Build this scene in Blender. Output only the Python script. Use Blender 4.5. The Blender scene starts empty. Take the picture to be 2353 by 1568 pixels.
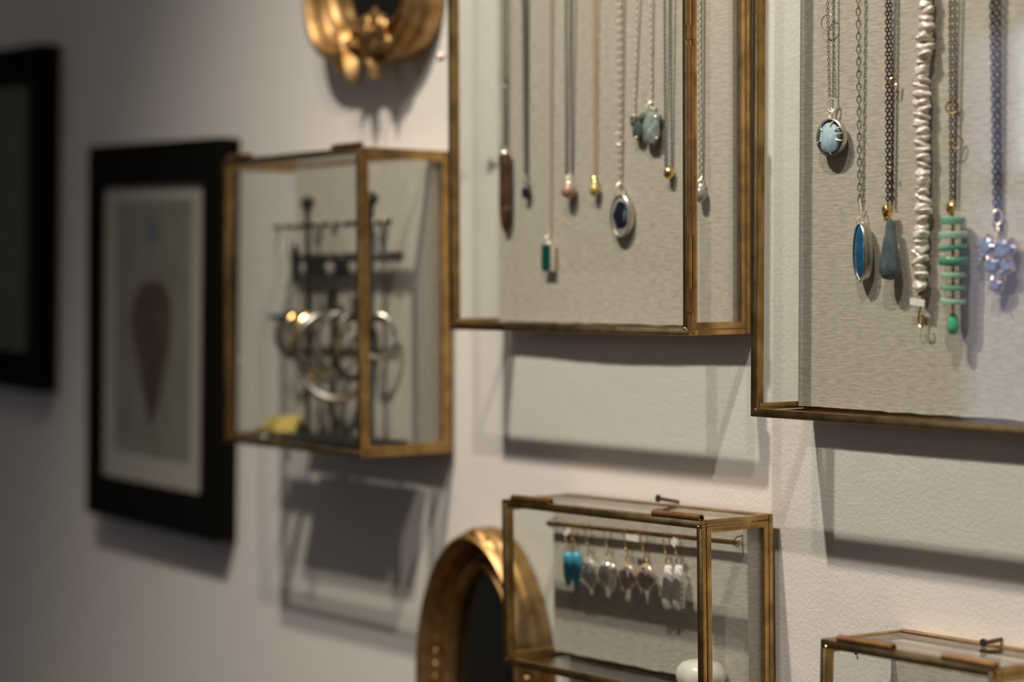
import bpy, bmesh, math, random
from mathutils import Vector, Matrix, Euler, noise
S = bpy.context.scene
COL = S.collection
PI = math.pi

# ---------------------------------------------------------------- camera
FPX = 4600.0
YAW = math.radians(38.63); PITCH = math.atan(104/4600)
CAM = Vector((0, -.8, 1.5))
_f0 = Vector((-math.cos(YAW), math.sin(YAW), 0)); _r = Vector((math.sin(YAW), math.cos(YAW), 0)); _u0 = Vector((0, 0, 1))
_f = _f0*math.cos(PITCH) - _u0*math.sin(PITCH); _u = _u0*math.cos(PITCH) + _f0*math.sin(PITCH)
cd = bpy.data.cameras.new('camera'); cam = bpy.data.objects.new('camera', cd); COL.objects.link(cam)
m = Matrix((( _r.x, _u.x, -_f.x, CAM.x), (_r.y, _u.y, -_f.y, CAM.y), (_r.z, _u.z, -_f.z, CAM.z), (0, 0, 0, 1)))
cam.matrix_world = m
cd.sensor_width = 36; cd.lens = FPX/2353*36; cd.clip_start = .01
cd.dof.use_dof = True; cd.dof.focus_distance = 1.056; cd.dof.aperture_fstop = 3.5; cd.dof.aperture_blades = 0
S.camera = cam
S.view_settings.view_transform = 'Standard'; S.view_settings.look = 'None'; S.view_settings.gamma = 1
S.view_settings.use_curve_mapping = False; S.view_settings.exposure = -.1
S.cycles.transparent_max_bounces = 40; S.cycles.max_bounces = 10; S.cycles.glossy_bounces = 6

def at(px, py, y):
    "a point of the photograph on the upright plane at depth y"
    d = _f + _r*((px-1176.5)/FPX) - _u*((py-784)/FPX)
    return CAM + d*((y-CAM.y)/d.y)

# ---------------------------------------------------------------- world and lamps
w = bpy.data.worlds.new('room_light'); S.world = w; w.use_nodes = True
_wn = w.node_tree; _bg = _wn.nodes['Background']; _bg.inputs[0].default_value = (1.0, .89, .76, 1)
_tc = _wn.nodes.new('ShaderNodeTexCoord'); _dp = _wn.nodes.new('ShaderNodeVectorMath'); _dp.operation = 'DOT_PRODUCT'; _dp.inputs[1].default_value = (.55, -.15, .82)
_mr = _wn.nodes.new('ShaderNodeMapRange'); _mr.inputs[1].default_value = -.3; _mr.inputs[2].default_value = 1; _mr.inputs[3].default_value = .03; _mr.inputs[4].default_value = .24
_wn.links.new(_tc.outputs['Generated'], _dp.inputs[0]); _wn.links.new(_dp.outputs['Value'], _mr.inputs[0]); _wn.links.new(_mr.outputs[0], _bg.inputs[1])   # the lit room is brighter overhead and to the right

def spot(name, loc, aim, power, size, blend, rad, col):
    l = bpy.data.lights.new(name, 'SPOT'); l.energy = power; l.spot_size = math.radians(size); l.spot_blend = blend
    l.shadow_soft_size = rad; l.color = col
    o = bpy.data.objects.new(name, l); COL.objects.link(o); o.location = loc
    o.rotation_euler = (Vector(aim)-Vector(loc)).to_track_quat('-Z', 'Y').to_euler()
spot('track_spot_main', (-.88, -.62, 2.43), (-.70, 0, 1.30), 53, 88, 1.0, .014, (1, .895, .775))
spot('track_spot_right', (.06, -1.3, 3.5), (-.62, 0, 1.36), 120, 42, 1.0, .018, (1, .90, .80))
spot('track_spot_centre', (-.74, -.89, 2.8), (-.9, 0, 1.4), 24, 60, 1.0, .014, (1, .9, .8))

# ---------------------------------------------------------------- materials
def newmat(name):
    mt = bpy.data.materials.new(name); mt.use_nodes = True
    nt = mt.node_tree; return mt, nt, nt.nodes['Principled BSDF']
def pmat(name, col, rough=.5, metal=0, coat=0, sss=0, noise_amt=0, noise_scale=200, bump=0, bscale=400, col2=None, spec=None, trans=0, ior=None):
    mt, nt, b = newmat(name)
    b.inputs['Base Color'].default_value = (*col, 1); b.inputs['Roughness'].default_value = rough
    b.inputs['Metallic'].default_value = metal; b.inputs['Coat Weight'].default_value = coat
    if sss: b.inputs['Subsurface Weight'].default_value = sss; b.inputs['Subsurface Scale'].default_value = .004; b.inputs['Subsurface Radius'].default_value = (1, 1, 1)
    if trans: b.inputs['Transmission Weight'].default_value = trans
    if ior: b.inputs['IOR'].default_value = ior
    tc = nt.nodes.new('ShaderNodeTexCoord')
    if col2:
        n = nt.nodes.new('ShaderNodeTexNoise'); n.inputs['Scale'].default_value = noise_scale; n.inputs['Detail'].default_value = 4
        nt.links.new(tc.outputs['Object'], n.inputs['Vector'])
        r = nt.nodes.new('ShaderNodeValToRGB'); r.color_ramp.elements[0].position = .38; r.color_ramp.elements[1].position = .62
        r.color_ramp.elements[0].color = (*col, 1); r.color_ramp.elements[1].color = (*col2, 1)
        nt.links.new(n.outputs['Fac'], r.inputs[0]); nt.links.new(r.outputs[0], b.inputs['Base Color'])
    if bump:
        n2 = nt.nodes.new('ShaderNodeTexNoise'); n2.inputs['Scale'].default_value = bscale; n2.inputs['Detail'].default_value = 3
        nt.links.new(tc.outputs['Object'], n2.inputs['Vector'])
        bp = nt.nodes.new('ShaderNodeBump'); bp.inputs['Strength'].default_value = bump; bp.inputs['Distance'].default_value = .001
        nt.links.new(n2.outputs['Fac'], bp.inputs['Height']); nt.links.new(bp.outputs[0], b.inputs['Normal'])
    return mt

M = {}
# painted plaster wall with an orange-peel roller texture
mt, nt, b = newmat('wall_paint'); M['wall'] = mt
b.inputs['Base Color'].default_value = (.69, .66, .615, 1); b.inputs['Roughness'].default_value = .75
tc = nt.nodes.new('ShaderNodeTexCoord'); n = nt.nodes.new('ShaderNodeTexNoise'); n.inputs['Scale'].default_value = 420; n.inputs['Detail'].default_value = 5; n.inputs['Roughness'].default_value = .6
n3 = nt.nodes.new('ShaderNodeTexNoise'); n3.inputs['Scale'].default_value = 60; n3.inputs['Detail'].default_value = 2
nt.links.new(tc.outputs['Object'], n.inputs['Vector']); nt.links.new(tc.outputs['Object'], n3.inputs['Vector'])
ad = nt.nodes.new('ShaderNodeMath'); ad.operation = 'ADD'; nt.links.new(n.outputs['Fac'], ad.inputs[0]); nt.links.new(n3.outputs['Fac'], ad.inputs[1])
bp = nt.nodes.new('ShaderNodeBump'); bp.inputs['Strength'].default_value = .55; bp.inputs['Distance'].default_value = .0007
nt.links.new(ad.outputs[0], bp.inputs['Height']); nt.links.new(bp.outputs[0], b.inputs['Normal'])

# woven linen
def linen(name, c1, c2, c3):
    mt, nt, b = newmat(name); b.inputs['Roughness'].default_value = .9; b.inputs['Specular IOR Level'].default_value = .1
    tc = nt.nodes.new('ShaderNodeTexCoord'); sp = nt.nodes.new('ShaderNodeSeparateXYZ'); cb = nt.nodes.new('ShaderNodeCombineXYZ')
    nt.links.new(tc.outputs['Object'], sp.inputs[0]); sy = nt.nodes.new('ShaderNodeMath'); nt.links.new(sp.outputs['X'], sy.inputs[0]); nt.links.new(sp.outputs['Y'], sy.inputs[1]); nt.links.new(sy.outputs[0], cb.inputs[0]); nt.links.new(sp.outputs['Z'], cb.inputs[1])
    mp = nt.nodes.new('ShaderNodeMapping'); mp.inputs['Scale'].default_value = (25, 160, 1); nt.links.new(cb.outputs[0], mp.inputs[0])
    wob = nt.nodes.new('ShaderNodeTexNoise'); wob.inputs['Scale'].default_value = 1; nt.links.new(mp.outputs[0], wob.inputs['Vector'])
    sc = nt.nodes.new('ShaderNodeVectorMath'); sc.operation = 'SCALE'; sc.inputs['Scale'].default_value = .0012; nt.links.new(wob.outputs['Color'], sc.inputs[0])
    av = nt.nodes.new('ShaderNodeVectorMath'); nt.links.new(cb.outputs[0], av.inputs[0]); nt.links.new(sc.outputs[0], av.inputs[1])
    br = nt.nodes.new('ShaderNodeTexBrick'); br.inputs['Scale'].default_value = 1; br.inputs['Brick Width'].default_value = .0011; br.inputs['Row Height'].default_value = .00075
    br.inputs['Mortar Size'].default_value = .00013; br.inputs['Mortar Smooth'].default_value = .8; br.inputs['Bias'].default_value = 0
    br.inputs['Color1'].default_value = (*c1, 1); br.inputs['Color2'].default_value = (*c2, 1); br.inputs['Mortar'].default_value = (*c3, 1)
    nt.links.new(av.outputs[0], br.inputs['Vector'])
    # slubs: threads a little thicker or darker along the weft
    mp2 = nt.nodes.new('ShaderNodeMapping'); mp2.inputs['Scale'].default_value = (150, 800, 1); nt.links.new(cb.outputs[0], mp2.inputs[0])
    sl = nt.nodes.new('ShaderNodeTexNoise'); sl.inputs['Scale'].default_value = 1; sl.inputs['Detail'].default_value = 2; nt.links.new(mp2.outputs[0], sl.inputs['Vector'])
    rp = nt.nodes.new('ShaderNodeMapRange'); rp.inputs[1].default_value = .3; rp.inputs[2].default_value = .7; rp.inputs[3].default_value = .78; rp.inputs[4].default_value = 1.1
    nt.links.new(sl.outputs['Fac'], rp.inputs[0])
    mx = nt.nodes.new('ShaderNodeMixRGB'); mx.blend_type = 'MULTIPLY'; mx.inputs[0].default_value = 1
    nt.links.new(br.outputs['Color'], mx.inputs[1]); nt.links.new(rp.outputs[0], mx.inputs[2]); nt.links.new(mx.outputs[0], b.inputs['Base Color'])
    inv = nt.nodes.new('ShaderNodeMath'); inv.operation = 'SUBTRACT'; inv.inputs[0].default_value = 1; nt.links.new(br.outputs['Fac'], inv.inputs[1])
    mu = nt.nodes.new('ShaderNodeMath'); mu.operation = 'MULTIPLY'; nt.links.new(inv.outputs[0], mu.inputs[0]); nt.links.new(rp.outputs[0], mu.inputs[1])
    bp = nt.nodes.new('ShaderNodeBump'); bp.inputs['Strength'].default_value = .5; bp.inputs['Distance'].default_value = .0003
    nt.links.new(mu.outputs[0], bp.inputs['Height']); nt.links.new(bp.outputs[0], b.inputs['Normal'])
    return mt
M['linen'] = linen('natural_linen', (.66, .61, .54), (.60, .55, .48), (.27, .235, .195))

def brass(name, a, bcol, rough):
    mt, nt, b = newmat(name); b.inputs['Metallic'].default_value = 1
    tc = nt.nodes.new('ShaderNodeTexCoord'); n = nt.nodes.new('ShaderNodeTexNoise'); n.inputs['Scale'].default_value = 90; n.inputs['Detail'].default_value = 6
    nt.links.new(tc.outputs['Object'], n.inputs['Vector'])
    r = nt.nodes.new('ShaderNodeValToRGB'); r.color_ramp.elements[0].position = .3; r.color_ramp.elements[1].position = .65
    r.color_ramp.elements[0].color = (*bcol, 1); r.color_ramp.elements[1].color = (*a, 1)
    nt.links.new(n.outputs['Fac'], r.inputs[0]); nt.links.new(r.outputs[0], b.inputs['Base Color'])
    n2 = nt.nodes.new('ShaderNodeTexNoise'); n2.inputs['Scale'].default_value = 700; nt.links.new(tc.outputs['Object'], n2.inputs['Vector'])
    mr = nt.nodes.new('ShaderNodeMapRange'); mr.inputs[3].default_value = rough-.08; mr.inputs[4].default_value = rough+.12
    nt.links.new(n2.outputs['Fac'], mr.inputs[0]); nt.links.new(mr.outputs[0], b.inputs['Roughness'])
    return mt
M['brass'] = brass('aged_brass', (.56, .36, .135), (.30, .175, .065), .30)
M['hinge'] = brass('hinge_brass', (.50, .27, .12), (.30, .15, .07), .4)
M['gilt'] = brass('gilded_wood', (.50, .33, .145), (.26, .135, .045), .47)
M['gold'] = pmat('polished_gold', (.85, .60, .25), .22, 1)
M['silver'] = pmat('silver', (.64, .61, .56), .28, 1)
M['silverchain'] = pmat('silver_chain', (.66, .62, .56), .30, 1)
M['palesilver'] = pmat('pale_silver_wire', (.93, .88, .78), .42, .7)
M['solder'] = pmat('solder', (.80, .60, .32), .25, 1)
M['dark'] = pmat('oxidised_silver', (.16, .13, .12), .35, 1)
M['darkgrey'] = pmat('grey_cord', (.14, .145, .14), .6)
M['darkbronze'] = pmat('dark_bronze_chain', (.19, .12, .10), .32, 1)
M['navychain'] = pmat('blackened_chain', (.07, .055, .075), .4, .9)
M['black'] = pmat('black_painted_wood', (.006, .006, .005), .8)
M['black'].node_tree.nodes['Principled BSDF'].inputs['Specular IOR Level'].default_value = .04
M['iron'] = pmat('black_iron', (.018, .018, .018), .5, .3)
M['mat'] = pmat('mat_board', (.46, .425, .385), .9)
M['window_frame'] = pmat('window_paint', (.5, .5, .5), .7)
M['print'] = pmat('grey_green_print', (.20, .205, .16), .9, col2=(.24, .245, .195), noise_scale=30)
M['printdark'] = pmat('dark_grey_print', (.095, .105, .088), .8, col2=(.12, .128, .11), noise_scale=15)
M['printred'] = pmat('brown_ink', (.075, .042, .033), .9, col2=(.10, .062, .05), noise_scale=50)
M['printdk'] = pmat('dark_ink', (.07, .036, .03), .9)
M['printblue'] = pmat('blue_grey_ink', (.13, .165, .20), .9)
M['mirror'] = pmat('dim_mirror', (.30, .30, .29), .10, 1)
M['white'] = pmat('white_ceramic', (.80, .77, .72), .25, 0, .5, sss=.3)
M['tag'] = pmat('white_tag', (.80, .78, .76), .8)
M['yellow'] = pmat('yellow_card', (.62, .47, .13), .8)
M['nail'] = pmat('dark_nail', (.12, .085, .07), .4, .9)
M['pearl'] = pmat('pink_pearl', (.80, .66, .60), .18, .08, 1, col2=(.90, .85, .80), noise_scale=1.2)
M['thread'] = pmat('red_thread', (.30, .02, .02), .7)

# clear pane: Fresnel reflection over straight transmission
def pane(name, tint, ior=1.45):
    mt = bpy.data.materials.new(name); mt.use_nodes = True; nt = mt.node_tree; nt.nodes.clear()
    o = nt.nodes.new('ShaderNodeOutputMaterial'); mx = nt.nodes.new('ShaderNodeMixShader'); fr = nt.nodes.new('ShaderNodeFresnel'); fr.inputs[0].default_value = ior
    t = nt.nodes.new('ShaderNodeBsdfTransparent'); t.inputs[0].default_value = (*tint, 1); g = nt.nodes.new('ShaderNodeBsdfGlossy'); g.inputs['Roughness'].default_value = .01
    ge = nt.nodes.new('ShaderNodeNewGeometry'); mr = nt.nodes.new('ShaderNodeMapRange'); mr.inputs[3].default_value = ior; mr.inputs[4].default_value = 1/ior
    nt.links.new(ge.outputs['Backfacing'], mr.inputs[0]); nt.links.new(mr.outputs[0], fr.inputs[0])   # same reflectance on both faces of the thin slab
    nt.links.new(fr.outputs[0], mx.inputs[0]); nt.links.new(t.outputs[0], mx.inputs[1]); nt.links.new(g.outputs[0], mx.inputs[2]); nt.links.new(mx.outputs[0], o.inputs[0])
    return mt
M['glass'] = pane('clear_glass', (.975, .985, .972))

# ---------------------------------------------------------------- mesh helpers
def finish(name, bm, mat, parent=None, off=None, smooth=True, angle=40):
    if off is not None: bmesh.ops.translate(bm, verts=bm.verts, vec=-Vector(off))
    me = bpy.data.meshes.new(name); bm.to_mesh(me); bm.free()
    me.materials.append(M[mat] if isinstance(mat, str) else mat)
    if smooth:
        for p in me.polygons: p.use_smooth = True
        try: me.set_sharp_from_angle(angle=math.radians(angle))
        except Exception: pass
    o = bpy.data.objects.new(name, me); COL.objects.link(o)
    if parent: o.parent = parent
    return o
def box(bm, x0, x1, y0, y1, z0, z1, bev=0, rot=None, piv=None):
    r = bmesh.ops.create_cube(bm, size=1); vs = r['verts']
    for v in vs: v.co = Vector(((x0+x1)/2+v.co.x*(x1-x0), (y0+y1)/2+v.co.y*(y1-y0), (z0+z1)/2+v.co.z*(z1-z0)))
    if bev:
        es = list({e for v in vs for e in v.link_edges})
        rr = bmesh.ops.bevel(bm, geom=es, offset=bev, segments=2, affect='EDGES', profile=.6); vs = list({v for f in rr['faces'] for v in f.verts} | {v for v in vs if v.is_valid})
    if rot: bmesh.ops.rotate(bm, verts=vs, cent=piv, matrix=rot)
    return vs
def tube(bm, pts, r, seg=8, closed=False, caps=True, rad=None):
    pts = [Vector(p) for p in pts]; n = len(pts); rings = []
    up = None
    for i, p in enumerate(pts):
        a = pts[(i-1) % n] if (closed or i > 0) else p; c = pts[(i+1) % n] if (closed or i < n-1) else p
        t = (c-a).normalized()
        if up is None:
            up = Vector((0, 0, 1)) if abs(t.z) < .9 else Vector((1, 0, 0))
        s = t.cross(up).normalized(); up = s.cross(t).normalized()
        rr = rad[i] if rad else r
        rings.append([bm.verts.new(p + s*(rr*math.cos(2*PI*k/seg)) + up*(rr*math.sin(2*PI*k/seg))) for k in range(seg)])
    m_ = n if closed else n-1
    for i in range(m_):
        A, B = rings[i], rings[(i+1) % n]
        for k in range(seg): bm.faces.new((A[k], A[(k+1) % seg], B[(k+1) % seg], B[k]))
    if not closed and caps:
        bm.faces.new(rings[0][::-1]); bm.faces.new(rings[-1])
def ring(bm, c, R, r, yaw=0, sx=1, sz=1, seg=20, ms=6, tilt=0):
    "upright wire ring: its plane holds z and the direction yaw; tilt leans it"
    c = Vector(c); M_ = Matrix.Rotation(yaw, 3, 'Z') @ Matrix.Rotation(tilt, 3, 'X')
    tube(bm, [c + M_ @ Vector((R*sx*math.cos(2*PI*i/seg), 0, R*sz*math.sin(2*PI*i/seg))) for i in range(seg)], r, ms, True)
def ell(bm, c, rx, ry, rz, sub=3, rough=0, fr=1, seed=0, rot=None):
    q = bmesh.ops.create_icosphere(bm, subdivisions=sub, radius=1); c = Vector(c)
    for v in q['verts']:
        d = v.co.copy(); k = 1 + (rough*noise.noise(d*fr + Vector((seed*3.7, seed, 0))) if rough else 0)
        p = Vector((d.x*rx*k, d.y*ry*k, d.z*rz*k))
        if rot: p = rot @ p
        v.co = c + p
    return q['verts']
def lathe(bm, prof, c, seg=24, sy=1, rot=None):
    "prof: (radius, z) from top to bottom"
    c = Vector(c); rings = []
    for (r, z) in prof:
        if r < 1e-6:
            p = Vector((0, 0, z)); p = rot @ p if rot else p; rings.append([bm.verts.new(c+p)])
        else:
            L = []
            for k in range(seg):
                p = Vector((r*math.cos(2*PI*k/seg), r*sy*math.sin(2*PI*k/seg), z)); p = rot @ p if rot else p; L.append(bm.verts.new(c+p))
            rings.append(L)
    for A, B in zip(rings, rings[1:]):
        for k in range(seg):
            k2 = (k+1) % seg
            if len(A) == 1 and len(B) == 1: continue
            if len(A) == 1: bm.faces.new((A[0], B[k2], B[k]))
            elif len(B) == 1: bm.faces.new((A[k], A[k2], B[0]))
            else: bm.faces.new((A[k], A[k2], B[k2], B[k]))
    if len(rings[0]) > 1: bm.faces.new(rings[0])
    if len(rings[-1]) > 1: bm.faces.new(rings[-1][::-1])
def BM(): return bmesh.new()
def thing(name, label, cat, loc, group=None, rot=None):
    o = bpy.data.objects.new(name, None); COL.objects.link(o); o.location = loc; o.empty_display_size = .01
    if rot: o.rotation_euler = rot
    o['label'] = label; o['category'] = cat
    if group: o['group'] = group
    return o
def tag(o, label, cat, group=None):
    o['label'] = label; o['category'] = cat
    if group: o['group'] = group
    return o
def struct(name, bm, mat):
    o = finish(name, bm, mat, smooth=False); o['kind'] = 'structure'; return o

# ---------------------------------------------------------------- setting
bm = BM(); box(bm, -6, 3, 0, .12, 0, 3.7); struct('wall_back', bm, 'wall')
bm = BM(); box(bm, -6, 3, -4.2, 0, -.1, 0); struct('floor', bm, pmat('wood_floor', (.16, .10, .06), .5, col2=(.22, .14, .08), noise_scale=4))
WX0, WX1, WZ0, WZ1 = -3.86, -3.15, .95, 2.3
bm = BM(); box(bm, -6, WX0, -4.2, -4.06, 0, 3.7); box(bm, WX1, 3, -4.2, -4.06, 0, 3.7); box(bm, WX0, WX1, -4.2, -4.06, 0, WZ0); box(bm, WX0, WX1, -4.2, -4.06, WZ1, 3.7)
struct('wall_front', bm, pmat('far_wall_paint', (.20, .18, .16), .8))
def emis(name, c, s):
    mt = bpy.data.materials.new(name); mt.use_nodes = True; nt = mt.node_tree; nt.nodes.clear(); o = nt.nodes.new('ShaderNodeOutputMaterial'); e = nt.nodes.new('ShaderNodeEmission')
    e.inputs[0].default_value = (*c, 1); e.inputs[1].default_value = s; nt.links.new(e.outputs[0], o.inputs[0]); return mt
fr = BM()
box(fr, WX0, WX1, -4.14, -4.08, WZ0, WZ0+.04); box(fr, WX0, WX1, -4.14, -4.08, WZ1-.04, WZ1); box(fr, WX0, WX0+.04, -4.14, -4.08, WZ0, WZ1); box(fr, WX1-.04, WX1, -4.14, -4.08, WZ0, WZ1)
box(fr, WX0, WX1, -4.14, -4.08, 1.80, 1.84); box(fr, -3.68, -3.64, -4.14, -4.08, 1.82, WZ1)
win = struct('window_1', fr, 'window_frame')
bm = BM(); box(bm, -3.66, WX1-.02, -4.12, -4.11, 1.84, WZ1-.04); p = finish('upper_pane', bm, emis('bright_evening_sky', (.60, .78, 1.0), 8), win, smooth=False)
bm = BM(); box(bm, WX0+.02, WX1-.02, -4.12, -4.11, WZ0+.02, 1.80); box(bm, WX0+.02, -3.68, -4.12, -4.11, 1.84, WZ1-.04); p = finish('lower_pane', bm, emis('dusky_street', (.62, .66, 1.0), 2.2), win, smooth=False)

# ---------------------------------------------------------------- glass cases
def frame_ring(bm, axis, a0, a1, b0, b1, t0, t1, wd, bev=.0005):
    "four rails round a rectangle; axis is the thin direction"
    def bx(p0, p1, q0, q1):
        if axis == 'y': box(bm, p0, p1, t0, t1, q0, q1, bev)
        if axis == 'x': box(bm, t0, t1, p0, p1, q0, q1, bev)
        if axis == 'z': box(bm, p0, p1, q0, q1, t0, t1, bev)
    bx(a0, a1, b0, b0+wd); bx(a0, a1, b1-wd, b1); bx(a0, a0+wd, b0+wd-.0004, b1-wd+.0004); bx(a1-wd, a1, b0+wd-.0004, b1-wd+.0004)
def case(label, o, W, D, H, rot, group, hinges_top=(), hinges_side=(), rod=None, linen_z0=.0045, door=.0045, wavy=0, lf=.0105):
    root = thing('display_case', label, 'display case', o, group, rot)
    T = .003; G = .0004
    bm = BM(); frame_ring(bm, 'y', 0, W, 0, H, -D, -D+T, door, .0007); df = finish('door_frame', bm, 'brass', root)
    bm = BM(); box(bm, door-.001, W-door+.001, -D+.0008, -D+.0024, door-.001, H-door+.001); finish('door_glass', bm, 'glass', df, smooth=False)
    y0, y1 = -D+T+G, -T-G
    bm = BM(); frame_ring(bm, 'z', 0, W, y0, y1, 0, T, .0038)
    frame_ring(bm, 'z', 0, W, y0, y1, H-T, H, .0038)
    frame_ring(bm, 'x', y0, y1, T+G, H-T-G, 0, T, .0036)
    frame_ring(bm, 'x', y0, y1, T+G, H-T-G, W-T, W, .0036)
    finish('body_frame', bm, 'brass', root)
    bm = BM(); frame_ring(bm, 'y', 0, W, 0, H, -T, 0, .0045); finish('back_frame', bm, 'brass', root)
    q = .0028
    for nm, dims in (('bottom_pane', (q, W-q, y0+q, y1-q, .0006, .0022)), ('top_pane', (q, W-q, y0+q, y1-q, H-.0022, H-.0006)),
                     ('side_pane', (.0006, .0022, y0+q, y1-q, .0062, H-.0062)), ('side_pane', (W-.0022, W-.0006, y0+q, y1-q, .0062, H-.0062))):
        bm = BM(); box(bm, *dims); finish(nm, bm, 'glass', root, smooth=False)
    # linen-covered backing board, slightly uneven along its lower hem
    bm = BM(); nx = 60; zt = H-.0045
    def zb(i):
        x = W*i/nx; return linen_z0 + .0006*noise.noise(Vector((x*60, 3, H))) + .0003*noise.noise(Vector((x*500, 3, H)))
    x0, x1 = .0034, W-.0034; F0, B0 = -lf, -.0042
    rows = []
    for i in range(nx+1):
        x = x0+(x1-x0)*i/nx; bulge = -.0016*wavy*math.sin(PI*i/nx)**2
        z0 = zb(i)
        rows.append([bm.verts.new((x, F0+bulge, z0)), bm.verts.new((x, F0, z0+.03)), bm.verts.new((x, F0, zt)), bm.verts.new((x, B0, zt)), bm.verts.new((x, B0, z0+.03)), bm.verts.new((x, B0+bulge, z0))])
    for A, B in zip(rows, rows[1:]):
        for k in range(6): bm.faces.new((A[k], A[(k+1) % 6], B[(k+1) % 6], B[k]))
    bm.faces.new(rows[0]); bm.faces.new(rows[-1][::-1])
    bmesh.ops.recalc_face_normals(bm, faces=bm.faces)
    finish('linen_backing', bm, 'linen', root, smooth=False)
    for (a, b_) in hinges_top:
        bm = BM(); z = H+.0012; y = -D+.0016; pts = [(a, y, z), (b_, y, z)]
        prof = []
        for s in range(10):
            t = 2*PI*s/10; prof.append((math.cos(t), math.sin(t)))
        tube(bm, pts, .0021, 12, caps=False); tube(bm, [(b_+.00001, y, z), (a-.00001, y, z)], .0014, 12, caps=False)
        for k in (0, 1):
            xx = (a, b_)[k]
            A = [bm.verts.new((xx, y+.0021*c, z+.0021*s_)) for c, s_ in prof]; B = [bm.verts.new((xx, y+.0014*c, z+.0014*s_)) for c, s_ in prof]
            for j in range(10): bm.faces.new((A[j], A[(j+1) % 10], B[(j+1) % 10], B[j]))
        box(bm, a+.001, b_-.001, y-.0012, y+.0022, H-.0006, H+.0008, .0002)
        finish('hinge', bm, 'hinge', df)
    for (a, b_, r) in hinges_side:
        bm = BM(); tube(bm, [(W+.0002, -D+.0014, a), (W+.0002, -D+.0014, b_)], r, 14); finish('hinge', bm, 'hinge', df)
    for (x, z) in ((.0034, .0036), (W-.0034, .0036), (.0034, H-.0036), (W-.0034, H-.0036)):
        bm = BM(); ell(bm, (x, -D+.0006, z), .0012, .0010, .0011, 2, .3, 1.5, x*100+z)
        finish('solder_joint', bm, 'solder', df)
    if rod:
        (xa, za), (xb, zb_), yr, r = rod
        bm = BM(); tube(bm, [(xa, yr, za), (xb, yr, zb_)], r, 12); rd = finish('hanging_rod', bm, 'brass', root)
        for k in (.02, .98):
            px_, pz_ = xa+(xb-xa)*k, za+(zb_-za)*k
            bm = BM(); tube(bm, [(px_, -lf, pz_+.0035), (px_, yr+.001, pz_+.0030), (px_, yr-.0016, pz_+.0014), (px_, yr-.0016, pz_-.0012), (px_, yr+.001, pz_-.0024), (px_, -lf, pz_-.001)], .00035, 6)
            finish('wire_loop', bm, 'dark', rd)
    return root

GC = 'brass and glass display cases on the wall'
YB = -.004
OL, WL, DL, HL = (-1.2311, YB, 1.3967), .1702, .0725, .1992
OB, WB, DB, HB = (-.9996, YB, 1.4792), .2155, .0475, .31
OC, WC, DC, HC = (-.7418, YB, 1.4367), .32, .0432, .36
OD, WD, DD, HD = (-.9371, YB, 1.2793), .1723, .0538, .0993
OE, WE, DE, HE = (-.6768, YB, 1.1684), .1076, .063, .16
def lx(px, py, O, D): return at(px, py, YB-D).x - O[0]
def lz(px, py, O, D): return at(px, py, YB-D).z - O[2]
hl = [(lx(524, 362, OL, DL), lx(572, 362, OL, DL)), (lx(762, 337, OL, DL), WL-.001)]
case('small glass and brass case holding the black earring stand and yellow card', OL, WL, DL, HL, (.0046, .0016, .0019), GC, hinges_top=hl, lf=.0145)
hs = [(lz(1573, b_, OB, DB), lz(1573, a, OB, DB), r) for a, b_, r in ((58, 90, .0024), (104, 488, .0019), (492, 540, .0024), (663, 712, .0024), (715, 760, .0016))]
case('large glass and brass case, centre, with a row of nine necklaces', OB, WB, DB, HB, (.0069, .0017, -.0003), GC, hinges_side=hs,
     rod=((.012, HB-.04), (WB-.012, HB-.04), -.016, .0015), wavy=1)
case('largest glass and brass case at right with blue pendants and pearl strand', OC, WC, DC, HC, (.0014, .0044, .0009), GC,
     rod=((.012, HC-.05), (WC-.05, HC-.05), -.016, .0015))
hd = [(lx(1178, 1143, OD, DD), lx(1266, 1150, OD, DD)), (lx(1503, 1178, OD, DD), WD-.002)]
RY = -.0215
ra, rb = at(1262, 1203, YB+RY), at(1706, 1256, YB+RY)
case('low glass and brass case with eight earrings hanging from a rod', OD, WD, DD, HD, (.0051, -.0112, -.0019), GC, hinges_top=hd,
     rod=((ra.x-OD[0], ra.z-OD[2]), (rb.x-OD[0], rb.z-OD[2]), RY, .0014), lf=.0165)
he = [(lx(1912, 1462, OE, DE), lx(2038, 1485, OE, DE)), (lx(2152, 1502, OE, DE), WE-.001)]
case('glass and brass case at the bottom right corner, only its top in view', OE, WE, DE, HE, (-.0264, -.0042, -.0014), GC, hinges_top=he, lf=.0135)

# glass bead knob on the far side of the centre case
k = at(1013, 130, YB-DB+.003)
bm = BM(); ell(bm, (k.x, k.y, k.z), .0028, .0028, .0032, 3); tube(bm, [(k.x, k.y, k.z), (OB[0]+.0004, k.y, k.z)], .0008, 8)
tag(finish('bead_knob', bm, 'pearl', off=None), 'tiny pale bead on the left edge of the large centre case', 'bead')

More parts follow.
